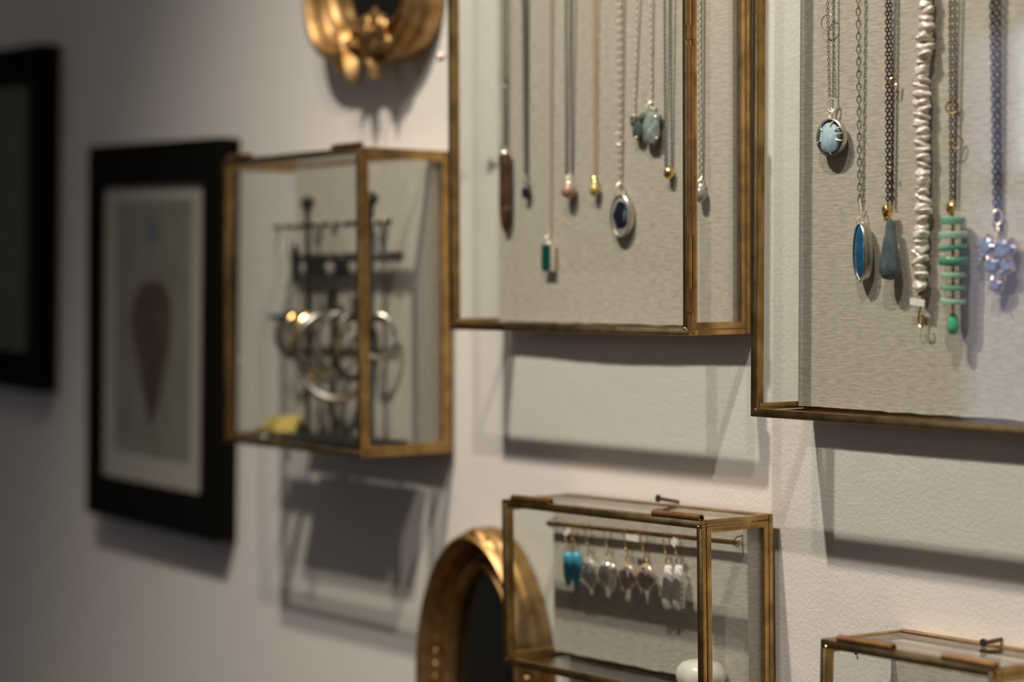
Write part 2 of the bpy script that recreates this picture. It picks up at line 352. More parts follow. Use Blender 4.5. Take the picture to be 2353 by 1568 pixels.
# ---------------------------------------------------------------- chains and necklaces
def links(bm, a, b_, ln, wd, wr, seg=10, ms=5, ph=0):
    a, b_ = Vector(a), Vector(b_); L = (b_-a).length; step = ln*.72; n = max(1, int(L/step)); d = (b_-a)/n
    for i in range(n):
        c = a + d*(i+.5); yaw = ph + (PI/4 if i % 2 else -PI/4)
        ring(bm, c, 1, wr, yaw, wd/2, ln/2, seg, ms)
YN = YB-.0105-.0022     # chains lie just off the linen
def strands(parent, off, tops, bots, ln, wd, wr, mat, rodz, y=YN, over=True):
    bm = BM(); ry = YB-.016-.0015
    for (tp, bt) in zip(tops, bots):
        B = at(bt[0], bt[1], y); T = at(tp[0], tp[1], y); k = (rodz-B.z)/(T.z-B.z); Tt = B+(T-B)*k
        Tt.y = ry-.0002
        links(bm, Tt, B, ln, wd, wr)
    for tp, bt in zip(tops, bots):      # the loop over the rod
        B = at(bt[0], bt[1], y); T = at(tp[0], tp[1], y); k = (rodz-B.z)/(T.z-B.z); Tt = B+(T-B)*k
        ring(bm, (Tt.x, YB-.016, rodz), .0022, wr, PI/2, seg=12, ms=5)
    return finish('chain', bm, mat, parent, off)
RZB = OB[2]+HB-.04; RZC = OC[2]+HC-.05
def necklace(label, px, py, group, y=YN):
    return thing('necklace', label, 'necklace', at(px, py, y), group)
GB = 'necklaces in the centre case'; GK = 'necklaces in the right case'

# agate bar
n = necklace('brown agate bar pendant necklace, leftmost in the centre case', 1162, 440, GB); L = n.location.copy()
strands(n, L, [(1164, 0), (1172, 0)], [(1158, 335), (1166, 335)], .0020, .0011, .00026, 'dark', RZB)
bm = BM(); ring(bm, at(1158, 185, YN-.001), .0035, .0003, .7); finish('ring', bm, 'silver', n, L); bm = BM(); ring(bm, at(1160, 341, YN-.001), .0025, .0004, .6); finish('ring', bm, 'silver', n, L)
c = at(1161, 440, YN-.002); H_ = .0235
bm = BM(); lathe(bm, [(.0012, H_), (.0046, H_-.0004), (.0050, H_-.002), (.0053, .008), (.0053, -.010), (.0046, -.017), (.003, -.0225), (.0006, -H_-.002)], c, 16, .5)
finish('agate_bar', bm, pmat('brown_agate', (.06, .027, .015), .15, 0, .5, col2=(.11, .052, .03), noise_scale=120), n, L, angle=30)
bm = BM()
for zz in (-.0103, -.0112): lathe(bm, [(.0054, .0003), (.0055, 0), (.0054, -.0003)], c+Vector((0, 0, zz)), 16, .52)
finish('pale_band', bm, pmat('pale_agate', (.20, .135, .09), .25), n, L)
bm = BM(); box(bm, c.x-.0028, c.x+.0028, c.y-.0034, c.y-.002, c.z+.0165, c.z+.0225, .0006); finish('silver_cap', bm, 'silver', n, L)

def drop_necklace(label, tops, bots, ln, wd, wr, cmat, bead, bm_name, bmat, r, rz, capm='gold', rodz=None, group=GB, cap=True):
    n = necklace(label, bead[0], bead[1], group); L = n.location.copy()
    strands(n, L, tops, bots, ln, wd, wr, cmat, rodz or RZB)
    c = at(bead[0], bead[1], YN-r*.6)
    top = at(bots[0][0]*.5+bots[-1][0]*.5, bots[0][1], YN-r*.5)
    bm = BM(); lathe(bm, [(.0, 1.0*rz), (r*.35, rz*.93), (r*.72, rz*.62), (r*.95, rz*.2), (r, -rz*.15), (r*.88, -rz*.55), (r*.5, -rz*.9), (0, -rz)], c, 20)
    finish(bm_name, bm, bmat, n, L, angle=80)
    if cap:
        bm = BM(); ring(bm, (c.x, c.y, c.z+rz+.0016), .0016, .0004, .8, seg=14)
        lathe(bm, [(.0006, .0012), (r*.38, .0), (r*.42, -rz*.14)], (c.x, c.y, c.z+rz), 12)
        tube(bm, [(c.x, c.y, c.z+rz+.003), (top.x, top.y+.001, top.z+.001)], .0004, 6)
        finish('bail', bm, capm, n, L)
    return n, L, c
drop_necklace('black bead on a dark grey cord, second necklace from left in the centre case', [(1213, 0)], [(1209, 400)], .0013, .0022, .0007, 'darkgrey',
              (1209, 440), 'black_bead', pmat('black_bead', (.012, .012, .018), .2, 0, .5), .0029, .0048, 'dark')
# green rectangle
n = necklace('rectangular dark green stone on a fine pale chain in the centre case', 1260, 592, GB); L = n.location.copy()
strands(n, L, [(1266, 0), (1272, 0)], [(1260, 540), (1264, 540)],   .0020, .0011, .00024, 'palesilver', RZB)
c = at(1259, 592, YN-.002); bm = BM(); box(bm, c.x-.0044, c.x+.0044, c.y-.0018, c.y+.0018, c.z-.0078, c.z+.0078, .0009)
finish('green_stone', bm, pmat('dark_green_tourmaline', (.004, .06, .045), .08, 0, .8), n, L, smooth=False)
bm = BM(); box(bm, c.x+.0036, c.x+.0052, c.y-.0016, c.y+.002, c.z-.0084, c.z+.0084, .0004); box(bm, c.x-.0052, c.x+.0052, c.y-.0008, c.y+.002, c.z-.0088, c.z-.0074, .0004); box(bm, c.x-.0052, c.x+.0052, c.y-.0008, c.y+.002, c.z+.0074, c.z+.0088, .0004)
ring(bm, (c.x, c.y, c.z+.0108), .002, .0004, .8); ring(bm, (c.x, c.y, c.z+.0138), .0016, .0003, 0); finish('gold_setting', bm, 'palesilver', n, L)
drop_necklace('pink round pearl on a double grey chain in the centre case', [(1309, 0), (1322, 0)], [(1301, 400), (1314, 400)], .0013, .0012, .00032, 'darkgrey',
              (1307, 438), 'pink_pearl', pmat('rose_pearl', (.44, .27, .21), .16, .1, 1), .0049, .0049, 'palesilver')
drop_necklace('small yellow gold bead on a fine gold chain in the centre case', [(1370, 0), (1376, 0)], [(1365, 410), (1369, 410)], .0012, .0008, .00022, pmat('fine_gold_chain', (.78, .62, .38), .45, .6),
              (1367, 436), 'gold_pearl', pmat('golden_pearl', (.50, .40, .16), .18, .3, .8), .0033, .0041, 'gold')
# oval with dark centre
n = necklace('silver rimmed oval pendant with a dark blue centre in the centre case', 1426, 495, GB); L = n.location.copy()
strands(n, L, [(1427, 0), (1434, 0)], [(1422, 425), (1427, 425)], .0032, .0016, .00034, 'palesilver', RZB)
bm = BM(); ring(bm, at(1422, 319, YN-.001), .0034, .0004, .7); finish('ring', bm, 'palesilver', n, L); bm = BM(); ring(bm, at(1425, 437, YN-.002), .0028, .0005, .9, 1, 1.4); finish('ring', bm, 'palesilver', n, L)
c = at(1427, 497, YN-.002); Rx = Matrix.Rotation(PI/2, 3, 'X') @ Matrix.Diagonal((1, 1, 1))
def oval(bm, c, a, b_, t, seg=36, dome=0, yaw=0, y0=0):
    "oval disc facing -y, half axes a,b, thickness t, optional domed front"
    Rz = Matrix.Rotation(yaw, 3, 'Z'); c = Vector(c); R = []
    prof = [(1, t), (1, 0)] if not dome else [(1, t), (1, 0), (.85, -dome*.45), (.6, -dome*.8), (.3, -dome*.96)]
    for s, y in prof:
        R.append([bm.verts.new(c + Rz @ Vector((a*s*math.cos(2*PI*k/seg), y+y0, b_*s*math.sin(2*PI*k/seg)))) for k in range(seg)])
    for A, B in zip(R, R[1:]):
        for k in range(seg): bm.faces.new((A[k], A[(k+1) % seg], B[(k+1) % seg], B[k]))
    bm.faces.new(R[0][::-1]); bm.faces.new(R[-1])
def bezel(bm, c, a, b_, w, t, seg=40, yaw=0):
    Rz = Matrix.Rotation(yaw, 3, 'Z'); c = Vector(c); R = []
    for (e, y) in ((0, -t*.1), (w*.35, -t*.5), (w, -t*.35), (w*1.1, t*.3), (w*.9, t*.9), (0, t)):
        R.append([bm.verts.new(c + Rz @ Vector(((a+e)*math.cos(2*PI*k/seg), y, (b_+e)*math.sin(2*PI*k/seg)))) for k in range(seg)])
    for i in range(len(R)):
        A, B = R[i], R[(i+1) % len(R)]
        for k in range(seg): bm.faces.new((A[k], B[k], B[(k+1) % seg], A[(k+1) % seg]))
    bmesh.ops.recalc_face_normals(bm, faces=bm.faces)
bm = BM(); bezel(bm, c, .0084, .0120, .0008, .0026); finish('silver_rim', bm, 'silver', n, L)
bm = BM(); oval(bm, c, .0083, .0119, .002, dome=.0012); finish('pale_stone', bm, pmat('pale_quartz', (.34, .32, .32), .12, 0, .6), n, L)
bm = BM(); ell(bm, c+Vector((.0005, -.0010, .0005)), .0060, .0008, .0080, 3, .30, 1.3, 4); finish('dark_inclusion', bm, pmat('dark_blue_inclusion', (.012, .012, .03), .1, 0, .8), n, L)
# aquamarine cluster on two strands
n = necklace('two strand necklace with a cluster of pale aqua stones in the centre case', 1488, 295, GB); L = n.location.copy()
strands(n, L, [(1470, 0), (1500, 0)], [(1457, 262), (1497, 240)], .0028, .0013, .0003, 'palesilver', RZB)
for i, (px, py, rx, rz, y, col) in enumerate([(1458, 278, .0030, .0036, .001, (.05, .06, .058)), (1468, 300, .0048, .0060, .002, (.06, .072, .068)), (1497, 296, .0072, .0098, .003, (.19, .23, .205)), (1478, 270, .0030, .0030, .002, (.08, .10, .09)), (1512, 275, .003, .0035, .002, (.12, .15, .14))]):
    c = at(px, py, YN-y); bm = BM(); ell(bm, c, rx, .0026, rz, 3, .18, 1.6, i)
    finish('aqua_stone', bm, pmat('aqua_stone', col, .08, 0, .8, col2=tuple(v*1.5 for v in col), noise_scale=250), n, L, smooth=(i > 1))
bm = BM()
for px, py in ((1457, 266), (1484, 280), (1497, 248), (1485, 322), (1509, 318), (1462, 316)): ell(bm, at(px, py, YN-.004), .0009, .0009, .0009, 2)
ring(bm, at(1497, 243, YN-.002), .002, .0004, .8); ring(bm, at(1488, 238, YN-.001), .002, .0003, .2); finish('prongs', bm, 'palesilver', n, L)
drop_necklace('gold nugget on a double dark chain beside the hinged rail in the centre case', [(1535, 0), (1549, 0)], [(1529, 385), (1543, 385)], .0018, .0010, .0003, 'darkgrey',
              (1537, 397), 'gold_nugget', 'gold', .0032, .0038, 'dark', cap=False)
drop_necklace('grey teardrop pearl on a silver chain, rightmost in the centre case', [(1609, 0), (1616, 0)], [(1607, 410), (1612, 410)], .0028, .0013, .0003, 'palesilver',
              (1610, 447), 'grey_pearl', pmat('grey_pearl', (.38, .36, .34), .16, .2, 1), .0035, .0048, 'palesilver')

# ---- right case
n = necklace('round pale blue stone in a silver rim on a double silver chain', 1911, 315, GK); L = n.location.copy()
strands(n, L, [(1907, 0), (1919, 0)], [(1906, 232), (1919, 232)], .0022, .0012, .00022, 'silverchain', RZC)
bm = BM(); ring(bm, at(1903, 52, YN-.0015), .0062*.66, .0003, .2, 1, 1.05, 28); finish('clasp_ring', bm, 'silverchain', n, L)
bm = BM(); ring(bm, at(1911, 242, YN-.002), .0030, .00055, .5, .85, 1.15); ring(bm, at(1910, 262, YN-.003), .0022, .0005, -.5, .9, 1.2); finish('ring', bm, 'palesilver', n, L)
c = at(1909, 316, YN-.0035); a, b_ = .0086, .0088; TY = -.02
bm = BM(); bezel(bm, c, a, b_, .0010, .0024, yaw=TY); finish('silver_rim', bm, 'silver', n, L)
bm = BM(); oval(bm, c+Vector((0, .0010, 0)), a*1.0, b_*1.0, .0005, yaw=TY); finish('back_plate', bm, 'dark', n, L)
bm = BM(); oval(bm, c+Vector((-.0005, -.0010, 0)), .0066, .0078, .0018, 14, dome=.0014, yaw=TY); finish('pale_blue_stone', bm, pmat('larimar', (.30, .46, .58), .12, 0, .6, col2=(.50, .66, .74), noise_scale=110), n, L)
bm = BM()
for ang in (35, 12, -15, -88, 140, 195, 75):
    t = math.radians(ang); d = Vector((math.cos(t), 0, math.sin(t)))
    tube(bm, [c+Vector((d.x*a, 0, d.z*b_)), c+Vector((d.x*a*.85, -.0018, d.z*b_*.85)), c+Vector((d.x*a*.64, -.0021, d.z*b_*.66))], .0004, 8)
finish('prongs', bm, 'palesilver', n, L)

n = necklace('long bright blue oval pendant turned sideways on a thick silver chain', 1978, 580, GK); L = n.location.copy()
strands(n, L, [(1980, 0)], [(1976, 466)], .0044, .0021, .00036, 'silverchain', RZC)
bm = BM(); q = at(1976, 486, YN-.0015)
ww = [(0, .0052), (-.0014, .002), (-.0024, -.0018), (-.0018, -.0036), (0, -.0042), (.0018, -.0036), (.0024, -.0018), (.0014, .002)]
tube(bm, [q+Vector((x*.8, -x*.35, z)) for x, z in ww], .0004, 8, True); ring(bm, at(1976, 508, YN-.0025), .0018, .0005, 1.2); finish('bail', bm, 'palesilver', n, L)
c = at(1976, 579, YN-.0042); yw = -.34
bm = BM(); bezel(bm, c+Matrix.Rotation(yw, 3, 'Z') @ Vector((0, .0008, 0)),     .0058, .0140, .0007, .0034, yaw=yw); oval(bm, c+Matrix.Rotation(yw, 3, 'Z') @ Vector((0, .003, 0)), .0060, .0142, .0006, yaw=yw); finish('silver_setting', bm, 'silver', n, L)
bm = BM(); oval(bm, c, .0059, .0141, .003, dome=.0012, yaw=yw); finish('blue_stone', bm, pmat('bright_blue_opal', (.008, .07, .17), .1, 0, .6, col2=(.012, .125, .26), noise_scale=260), n, L)
bm = BM(); ell(bm, c+Vector((0, 0, -.0146)), .001, .001, .0012, 2); finish('lower_prong', bm, 'palesilver', n, L)

n = necklace('teal teardrop pendant with a gold cap on a dark bronze double chain', 2045, 560, GK); L = n.location.copy()
strands(n, L, [(2046, 0), (2054, 0)], [(2040, 470), (2050, 470)], .0028, .0017, .00036, 'darkbronze', RZC)
bm = BM(); ring(bm, at(2052, 188, YN-.003), .0020, .0004, .9); finish('ring', bm, 'gold', n, L); bm = BM(); ell(bm, at(2045, 386, YN-.0035), .0009, .0009, .0009, 2); finish('gold_bead', bm, 'gold', n, L)
c = at(2039, 487, YN-.004); bm = BM(); ell(bm, c, .0027, .0026, .0034, 3, .35, 1.7, 5); lathe(bm, [(.0019, .0005), (.0021, 0), (.0019, -.001), (.002, -.0014)], at(2040, 502, YN-.004), 16); finish('gold_cap', bm, 'gold', n, L)
c = at(2045, 572, YN-.0052); bm = BM()
lathe(bm, [(.0014, .0148), (.0022, .0125), (.0034, .006), (.0048, -.002), (.0059, -.009), (.0056, -.0125), (.0038, -.0152), (0, -.0160)], c, 22, .85)
finish('teal_teardrop', bm, pmat('teal_aquamarine', (.075, .105, .125), .16, 0, .4, col2=(.105, .145, .165), noise_scale=180, bump=.5, bscale=260), n, L, angle=80)

random.seed(5)
n = necklace('strand of irregular pink white pearls with a gold hook clasp', 2118, 400, GK); L = n.location.copy()
TP, BT = at(2127, 0, YN-.003), at(2117, 655, YN-.003)
variants = []
for s in range(8):
    bm = BM(); ell(bm, (0, 0, 0), 1, 1, 1, 3, .42, 1.0, s*2.3+1); 
    me = bpy.data.meshes.new('pearl'); bm.to_mesh(me); bm.free(); me.materials.append(M['pearl'])
    for p_ in me.polygons: p_.use_smooth = True
    variants.append(me)
zc = BT.z; i = 0
bt = BM(); path = []
while zc < RZC-.004:
    k_ = (zc-BT.z)/(TP.z-BT.z); hgt = random.uniform(.0017, .0031)*(1.25 if i < 2 else 1)
    x = BT.x+(TP.x-BT.x)*k_ + .0011*math.sin(zc*70) + random.uniform(-.0009, .0009)
    o = bpy.data.objects.new('pearl', variants[i % 8]); COL.objects.link(o); o.parent = n
    o.location = Vector((x, YN-.0035+random.uniform(-.0006, .0006), zc)) - L
    wd = random.uniform(.0035, .0047) * (1.15 if i in (0, 1, 4) else 1)
    o.scale = (wd, .0036, hgt); o.rotation_euler = (random.uniform(-.35, .35), random.uniform(-.5, .5), random.uniform(-.9, .9))
    path.append(Vector((x, YN-.0035, zc))); zc += hgt*1.42; i += 1
path.append(Vector((path[-1].x, YB-.0176, RZC)))
tube(bt, [path[0]-Vector((0, 0, .0055))]+path, .0007, 6); ring(bt, (path[-1].x, YB-.016, RZC), .0022, .0006, PI/2, seg=12)
finish('red_thread', bt, 'thread', n, L)
q = at(2119, 668, YN-.0035); bm = BM(); ell(bm, q, .0011, .0011, .0022, 2); finish('red_knot', bm, 'thread', n, L)
q = at(2109, 695, YN-.004); bm = BM(); box(bm, q.x-.0048, q.x+.0044, q.y-.0003, q.y+.0003, q.z-.0017, q.z+.0017, rot=Matrix.Rotation(.12, 3, 'Y'), piv=q); finish('paper_tag', bm, 'tag', n, L)
q = at(2118, 726, YN-.003); bm = BM(); tube(bm, [q+Vector(v) for v in ((.0002, 0, .0105), (0, 0, .006), (-.0016, 0, .001), (-.0021, 0, -.0028), (-.0012, 0, -.0053), (.0006, 0, -.0056), (.0018, -.0006, -.0038), (.0017, -.0010, -.0012), (.0010, -.0010, .0006))], .00055, 8)
finish('gold_hook', bm, 'gold', n, L)

n = necklace('stack of mint green stone discs ending in a green drop', 2190, 620, GK); L = n.location.copy()
strands(n, L, [(2191, 0), (2201, 0)], [(2185, 466), (2194, 466)], .0026, .0014, .0003, 'darkbronze', RZC)
bm = BM(); ring(bm, at(2188, 246, YN-.002), .0031, .0004, .5); finish('ring', bm, 'gold', n, L); bm = BM(); ring(bm, at(2198, 327, YN-.002), .0031, .0004, .5); finish('ring', bm, 'gold', n, L)
YD = YN-.0072
c = at(2184, 478, YD+.003); bm = BM(); ell(bm, c, .0020, .002, .0034, 3, .3, 1.7, 8); lathe(bm, [(.0012, .0014), (.0014, 0), (.0012, -.0014)], at(2187, 490, YD+.002), 14); finish('gold_cap', bm, 'gold', n, L)
greens = [pmat('mint_stone', (.17, .40, .28), .22, 0, .5, sss=.25), pmat('pale_mint_stone', (.34, .54, .43), .25, 0, .5, sss=.25), pmat('deep_mint_stone', (.08, .31, .20), .2, 0, .5, sss=.2)]
axis = []
for (py, r, t, tl, gi) in ((507, .0062, .0036, .02, 0), (540, .0073, .0034, .0, 1), (570, .0073, .0021, -.13, 2), (600, .0073, .0042, .05, 2), (632, .0066, .0026, .03, 1), (661, .0065, .0022, .08, 0), (692, .0066, .0023, .10, 1)):
    c = at(2190, py, YD); axis.append(c); h = t/2
    bm = BM(); lathe(bm, [(.0009, h), (r-.0006, h), (r-.0001, h*.75), (r, 0), (r-.0001, -h*.75), (r-.0006, -h), (.0009, -h)], c, 40, .95, rot=Matrix.Rotation(tl, 3, 'Y') @ Matrix.Rotation(.06, 3, 'X'))
    finish('stone_disc', bm, greens[gi], n, L)
bm = BM(); e = at(2190, 722, YD); tube(bm, [axis[0]+Vector((0, 0, .004)), e], .0005, 6)
for A, B in zip(axis, axis[1:]+[e]):
    mid = (A+B)/2
    for dz in (-.0009, .0009): ell(bm, mid+Vector((0, 0, dz)), .0011, .0011, .0009, 2)
finish('gold_spacer_beads', bm, 'gold', n, L)
c = at(2190, 744, YD); bm = BM(); lathe(bm, [(.0005, .0058), (.0016, .0042), (.0027, .0012), (.0030, -.0018), (.0026, -.0038), (.0014, -.0052), (0, -.0056)], c, 24); finish('green_drop', bm, pmat('bright_green_chrysoprase', (.08, .46, .27), .1, 0, .8, sss=.3), n, L, angle=80)

n = necklace('pendant of clustered periwinkle blue stones on a dark chain, far right', 2292, 600, GK); L = n.location.copy()
strands(n, L, [(2287, 0), (2298, 0)], [(2288, 530), (2296, 530)], .0034, .0021, .00048, 'navychain', RZC)
bm = BM(); ring(bm, at(2291, 500, YN-.002), .0022, .0005, .7, 1, 1.6); ring(bm, at(2291, 533, YN-.003), .0020, .0005, -.6, 1, 1.2); finish('ring', bm, 'palesilver', n, L)
pw = pmat('periwinkle_stone', (.14, .185, .34), .3, 0, .15, col2=(.18, .23, .41), noise_scale=200)
pr = BM()
for i, (px, py, r) in enumerate(((2267, 566, .0050), (2305, 574, .0056), (2322, 566, .0034), (2282, 610, .0045), (2312, 612, .0040), (2290, 655, .0038), (2298, 636, .0030), (2258, 588, .0022))):
    c = at(px, py, YN-.0035); bm = BM(); lathe(bm, [(0, .0017), (r*.55, .0016), (r*.88, .0006), (r, -.0006), (r*.8, -.0022)], c, 9, rot=Matrix.Rotation(PI/2, 3, 'X')); finish('blue_stone', bm, pw, n, L, angle=15)
    lathe(pr, [(r*1.05, .0002), (r*1.08, -.0008), (r*.9, -.0026)], c, 22, rot=Matrix.Rotation(PI/2, 3, 'X'))
    for j in range(4):
        t = j*PI/2+i*.7; d = Vector((math.cos(t), 0, math.sin(t)))
        tube(pr, [c+d*r*1.12+Vector((0, .002, 0)), c+d*r*1.06+Vector((0, -.0014, 0)), c+d*r*.66+Vector((0, -.0022, 0))], .0006, 6)
finish('prongs', pr, pmat('dark_rose_metal', (.70, .55, .52), .35, 1), n, L)

# ---------------------------------------------------------------- earrings on the rod of the low case
GE = 'earrings on the rod in the low case'
YR = YB+RY
def rodpoint(px):
    x = at(px, 1203+(px-1262)*.119, YR).x; t = (x-ra.x)/(rb.x-ra.x); return Vector((x, YR, ra.z+(rb.z-ra.z)*t))
def earring(label, px_hook, px, py_top, group=GE):
    r = rodpoint(px_hook); e = thing('earring', label, 'earring', r, group); d = at(px, py_top, YR-.003)
    bm = BM()
    pts = [r+Vector((0, .0024, -.010)), r+Vector((0, .0026, -.002)), r+Vector((0, .0019, .0010)), r+Vector((0, 0, .0021)), r+Vector((0, -.0021, .0008)), r+Vector((0, -.0026, -.002))]
    pts += [r.lerp(d, .55)+Vector((0, -.0016, 0)), d+Vector((0, 0, .0036))]
    tube(bm, pts, .00038, 6); ell(bm, r.lerp(d, .55)+Vector((0, -.0018, 0)), .0008, .0008, .0008, 2)
    ring(bm, d+Vector((0, 0, .002)), .0016, .00035, .6, seg=14); ell(bm, d+Vector((0, 0, .0004)), .0009, .0009, .0009, 2)
    finish('ear_hook', bm, 'gold', e, r); return e, r.copy(), d
turq = pmat('turquoise', (.05, .31, .48), .3, 0, .3, col2=(.07, .38, .56), noise_scale=150)
for lab, hx, px in (('long turquoise earring hanging furthest left on the rod', 1303, 1306), ('long turquoise earring, its twin just left of it', 1318, 1325)):
    e, r, d = earring(lab, hx, px, 1268)
    bm = BM(); lathe(bm, [(.0006, .0), (.0028, -.0006), (.0036, -.0030), (.0037, -.0085), (.0033, -.0145), (.0021, -.0188), (.0004, -.0214)], d, 18, .8); finish('turquoise_drop', bm, turq, e, r, angle=60)
def paper(e, r, px, py, w_, h_, ang):
    q = at(px, py, YR-.004); bm = BM(); box(bm, q.x-w_/2, q.x+w_/2, q.y-.0002, q.y+.0002, q.z-h_/2, q.z+h_/2, rot=Matrix.Rotation(ang, 3, 'Y'), piv=q)
    tube(bm, [q+Vector((0, 0, h_*.3)), q+Vector((w_*.3, .0042, h_*.4+.002))], .00012, 4); finish('price_tag', bm, 'tag', e, r)
paper(e, r, 1303, 1223, .006, .0032, -.5)
clear = pmat('silvery_blister_pearl', (.82, .80, .74), .14, .2, 1, col2=(.60, .56, .50), noise_scale=170, bump=.4, bscale=220)
for lab, hx, px, sd in (('grey baroque pearl earring next to the turquoise pair', 1352, 1356, 2), ('grey baroque pearl earring with a bright glint, fourth from left', 1396, 1400, 7)):
    e, r, d = earring(lab, hx, px, 1282)
    bm = BM(); ell(bm, d+Vector((0, 0, -.0095)), .0062, .0048, .0090, 4, .45, 1.5, sd); finish('baroque_pearl', bm, clear, e, r, angle=90)
    bm = BM(); ell(bm, d+Vector((0, -.001, -.0015)), .0017, .0017, .0022, 3); finish('crystal_bead', bm, pmat('crystal_bead', (.75, .82, .80), .04, .6, 1), e, r)
brn = pmat('bronze_coin_pearl', (.66, .52, .44), .16, .2, 1, col2=(.46, .35, .28), noise_scale=130)
for lab, hx, px in (('round bronze pearl earring left of its twin', 1441, 1444), ('round bronze pearl earring nearest the white striped pair', 1479, 1486)):
    e, r, d = earring(lab, hx, px, 1292)
    bm = BM(); ell(bm, d+Vector((0, 0, -.0085)), .0072, .0034, .0076, 4, .12, 1.2, px); finish('coin_pearl', bm, brn, e, r, angle=90)
    bm = BM(); ell(bm, d+Vector((0, -.0026, -.003)), .0009, .0009, .0009, 2); finish('silver_bead', bm, 'silver', e, r)
    if hx == 1441: paper(e, r, 1453, 1237, .0105, .0034, .02)
stripe, nt, b = newmat('white_ribbed_shell'); b.inputs['Roughness'].default_value = .35
tc = nt.nodes.new('ShaderNodeTexCoord'); mp = nt.nodes.new('ShaderNodeMapping'); mp.inputs['Rotation'].default_value = (0, .6, 0); wv = nt.nodes.new('ShaderNodeTexWave'); wv.inputs['Scale'].default_value = 170; wv.inputs['Distortion'].default_value = .6
nt.links.new(tc.outputs['Object'], mp.inputs[0]); nt.links.new(mp.outputs[0], wv.inputs['Vector']); rp = nt.nodes.new('ShaderNodeValToRGB'); rp.color_ramp.elements[0].color = (.62, .58, .53, 1); rp.color_ramp.elements[1].color = (.86, .83, .80, 1); rp.color_ramp.elements[0].position = .15; rp.color_ramp.elements[1].position = .5
nt.links.new(wv.outputs['Fac'], rp.inputs[0]); nt.links.new(rp.outputs[0], b.inputs['Base Color'])
for lab, hx, px in (('white ribbed drop earring, left one of the rightmost pair', 1531, 1536), ('white ribbed drop earring, last on the right of the rod', 1556, 1560)):
    e, r, d = earring(lab, hx, px, 1297)
    bm = BM(); lathe(bm, [(.0010, -.0003), (.0025, -.0012), (.0031, -.006), (.0036, -.014), (.0039, -.0205), (.0034, -.0240), (.0014, -.0258), (0, -.0262)], d, 20, .8, rot=Matrix.Rotation(.03, 3, 'Y')); finish('ribbed_drop', bm, stripe, e, r, angle=80)
    if hx == 1556: paper(e, r, 1549, 1247, .0042, .0042, .7)

# white ceramic ornament on the floor of the low case
zf = OD[2]+.0034; q = at(1612, 1600, -.034); q.z = zf
bm = BM(); R_ = .0150; top = at(1600, 1514, -.034).z - zf
lathe(bm, [(0, top), (R_*.40, top*.985), (R_*.72, top*.90), (R_*.93, top*.72), (R_, top*.50), (R_*.94, top*.25), (R_*.75, top*.06), (R_*.60, 0)], q, 36, .85)
for v in bm.verts:
    t = math.atan2(v.co.y-q.y, v.co.x-q.x); k_ = 1+.045*math.cos(5*t+.6); v.co.x = q.x+(v.co.x-q.x)*k_; v.co.y = q.y+(v.co.y-q.y)*k_
tag(finish('ceramic_ornament', bm, 'white', angle=80), 'rounded white ceramic ornament on the floor of the low case', 'ornament')

# ---------------------------------------------------------------- the earring stand in the small case
ZF = OL[2]+.0036; YS = -.034
s = thing('earring_stand', 'black metal two post earring stand inside the small left case', 'jewellery stand', (at(770, 1000, YS).x, YS, ZF)); L = s.location.copy()
xa, xb = at(662, 1000, YS).x, at(900, 1000, YS).x
bm = BM(); box(bm, xa, xb, YS-.026, YS+.014, ZF, ZF+.003, .0008); finish('base', bm, 'iron', s, L)
pxs = (707, 853)
posts = [at(px, 700, YS).x for px in pxs]
ztop = at(707, 480, YS).z
for x in posts:
    bm = BM(); tube(bm, [(x, YS, ZF+.002), (x, YS, ztop)], .0019, 10); p = finish('post', bm, 'iron', s, L)
    bm = BM(); ell(bm, (x, YS, ztop+.004), .0050, .0050, .0050, 3); lathe(bm, [(.0018, .001), (.0034, 0), (.0018, -.001)], (x, YS, ztop-.002), 12); finish('finial', bm, 'iron', p, L)
xm = at(765, 800, YS+.006).x; zm = at(765, 670, YS).z
bm = BM(); tube(bm, [(xm, YS+.006, ZF+.002), (xm, YS+.006, zm)], .0018, 10); ell(bm, (xm, YS+.006, zm), .0028, .0028, .0028, 2); finish('post', bm, 'iron', s, L)
zu, zl = at(760, 517, YS).z, at(750, 731, YS).z
for nm, px0, px1, z, rr in (('upper_crossbar', 632, 896, zu, .0018), ('lower_crossbar', 624, 884, zl, .0020)):
    bm = BM(); tube(bm, [(at(px0, 600, YS).x, YS, z), (at(px1, 600, YS).x, YS, z)], rr, 10); finish(nm, bm, 'iron', s, L)
bm = BM(); box(bm, posts[0], xm+.004, YS+.002, YS+.008, zm-.001, zm+.0015, .0004); finish('brace', bm, 'iron', s, L)
# hoops on the lower bar
GH = 'hoop earrings on the lower bar of the black stand'
def hoop(label, px, rpx, zr, yaw, wr, mat, flat=1):
    x = at(px, 731, YS).x; sc = 1.30/FPX; R = zr*sc; c = Vector((x, YS, zl+.0020+wr*.3-R+.0006)); bm = BM()
    seg = 40; rad = [wr*(.55+.75*(.5-.5*math.sin(2*PI*i/seg))) for i in range(seg)]
    Rz = Matrix.Rotation(yaw, 3, 'Z'); pts = [c + Rz @ Vector((rpx*R*math.cos(2*PI*i/seg), 0, R*math.sin(2*PI*i/seg))) for i in range(seg)]
    tube(bm, pts, wr, 8, True, rad=rad)
    o = finish('hoop_earring', bm, mat, off=c); o.location = c; return tag(o, label, 'earring', GH)
hoop('dark oxidised hoop at the left end of the lower bar', 676, .8, 54, .95, .0019, 'dark')
hoop('thin gold hoop hanging inside the dark left hoop', 690, .8, 50, 1.25, .0012, 'gold')
hoop('thick gold hoop just right of the left post', 727, .8, 74, 1.25, .0021, 'gold')
hoop('largest silver hoop, its curve lowest under the bar', 772, .95, 104, .62, .0024, 'silver')
hoop('tapered silver hoop in the middle of the lower bar', 752, .9, 82, 1.2, .0022, 'silver')
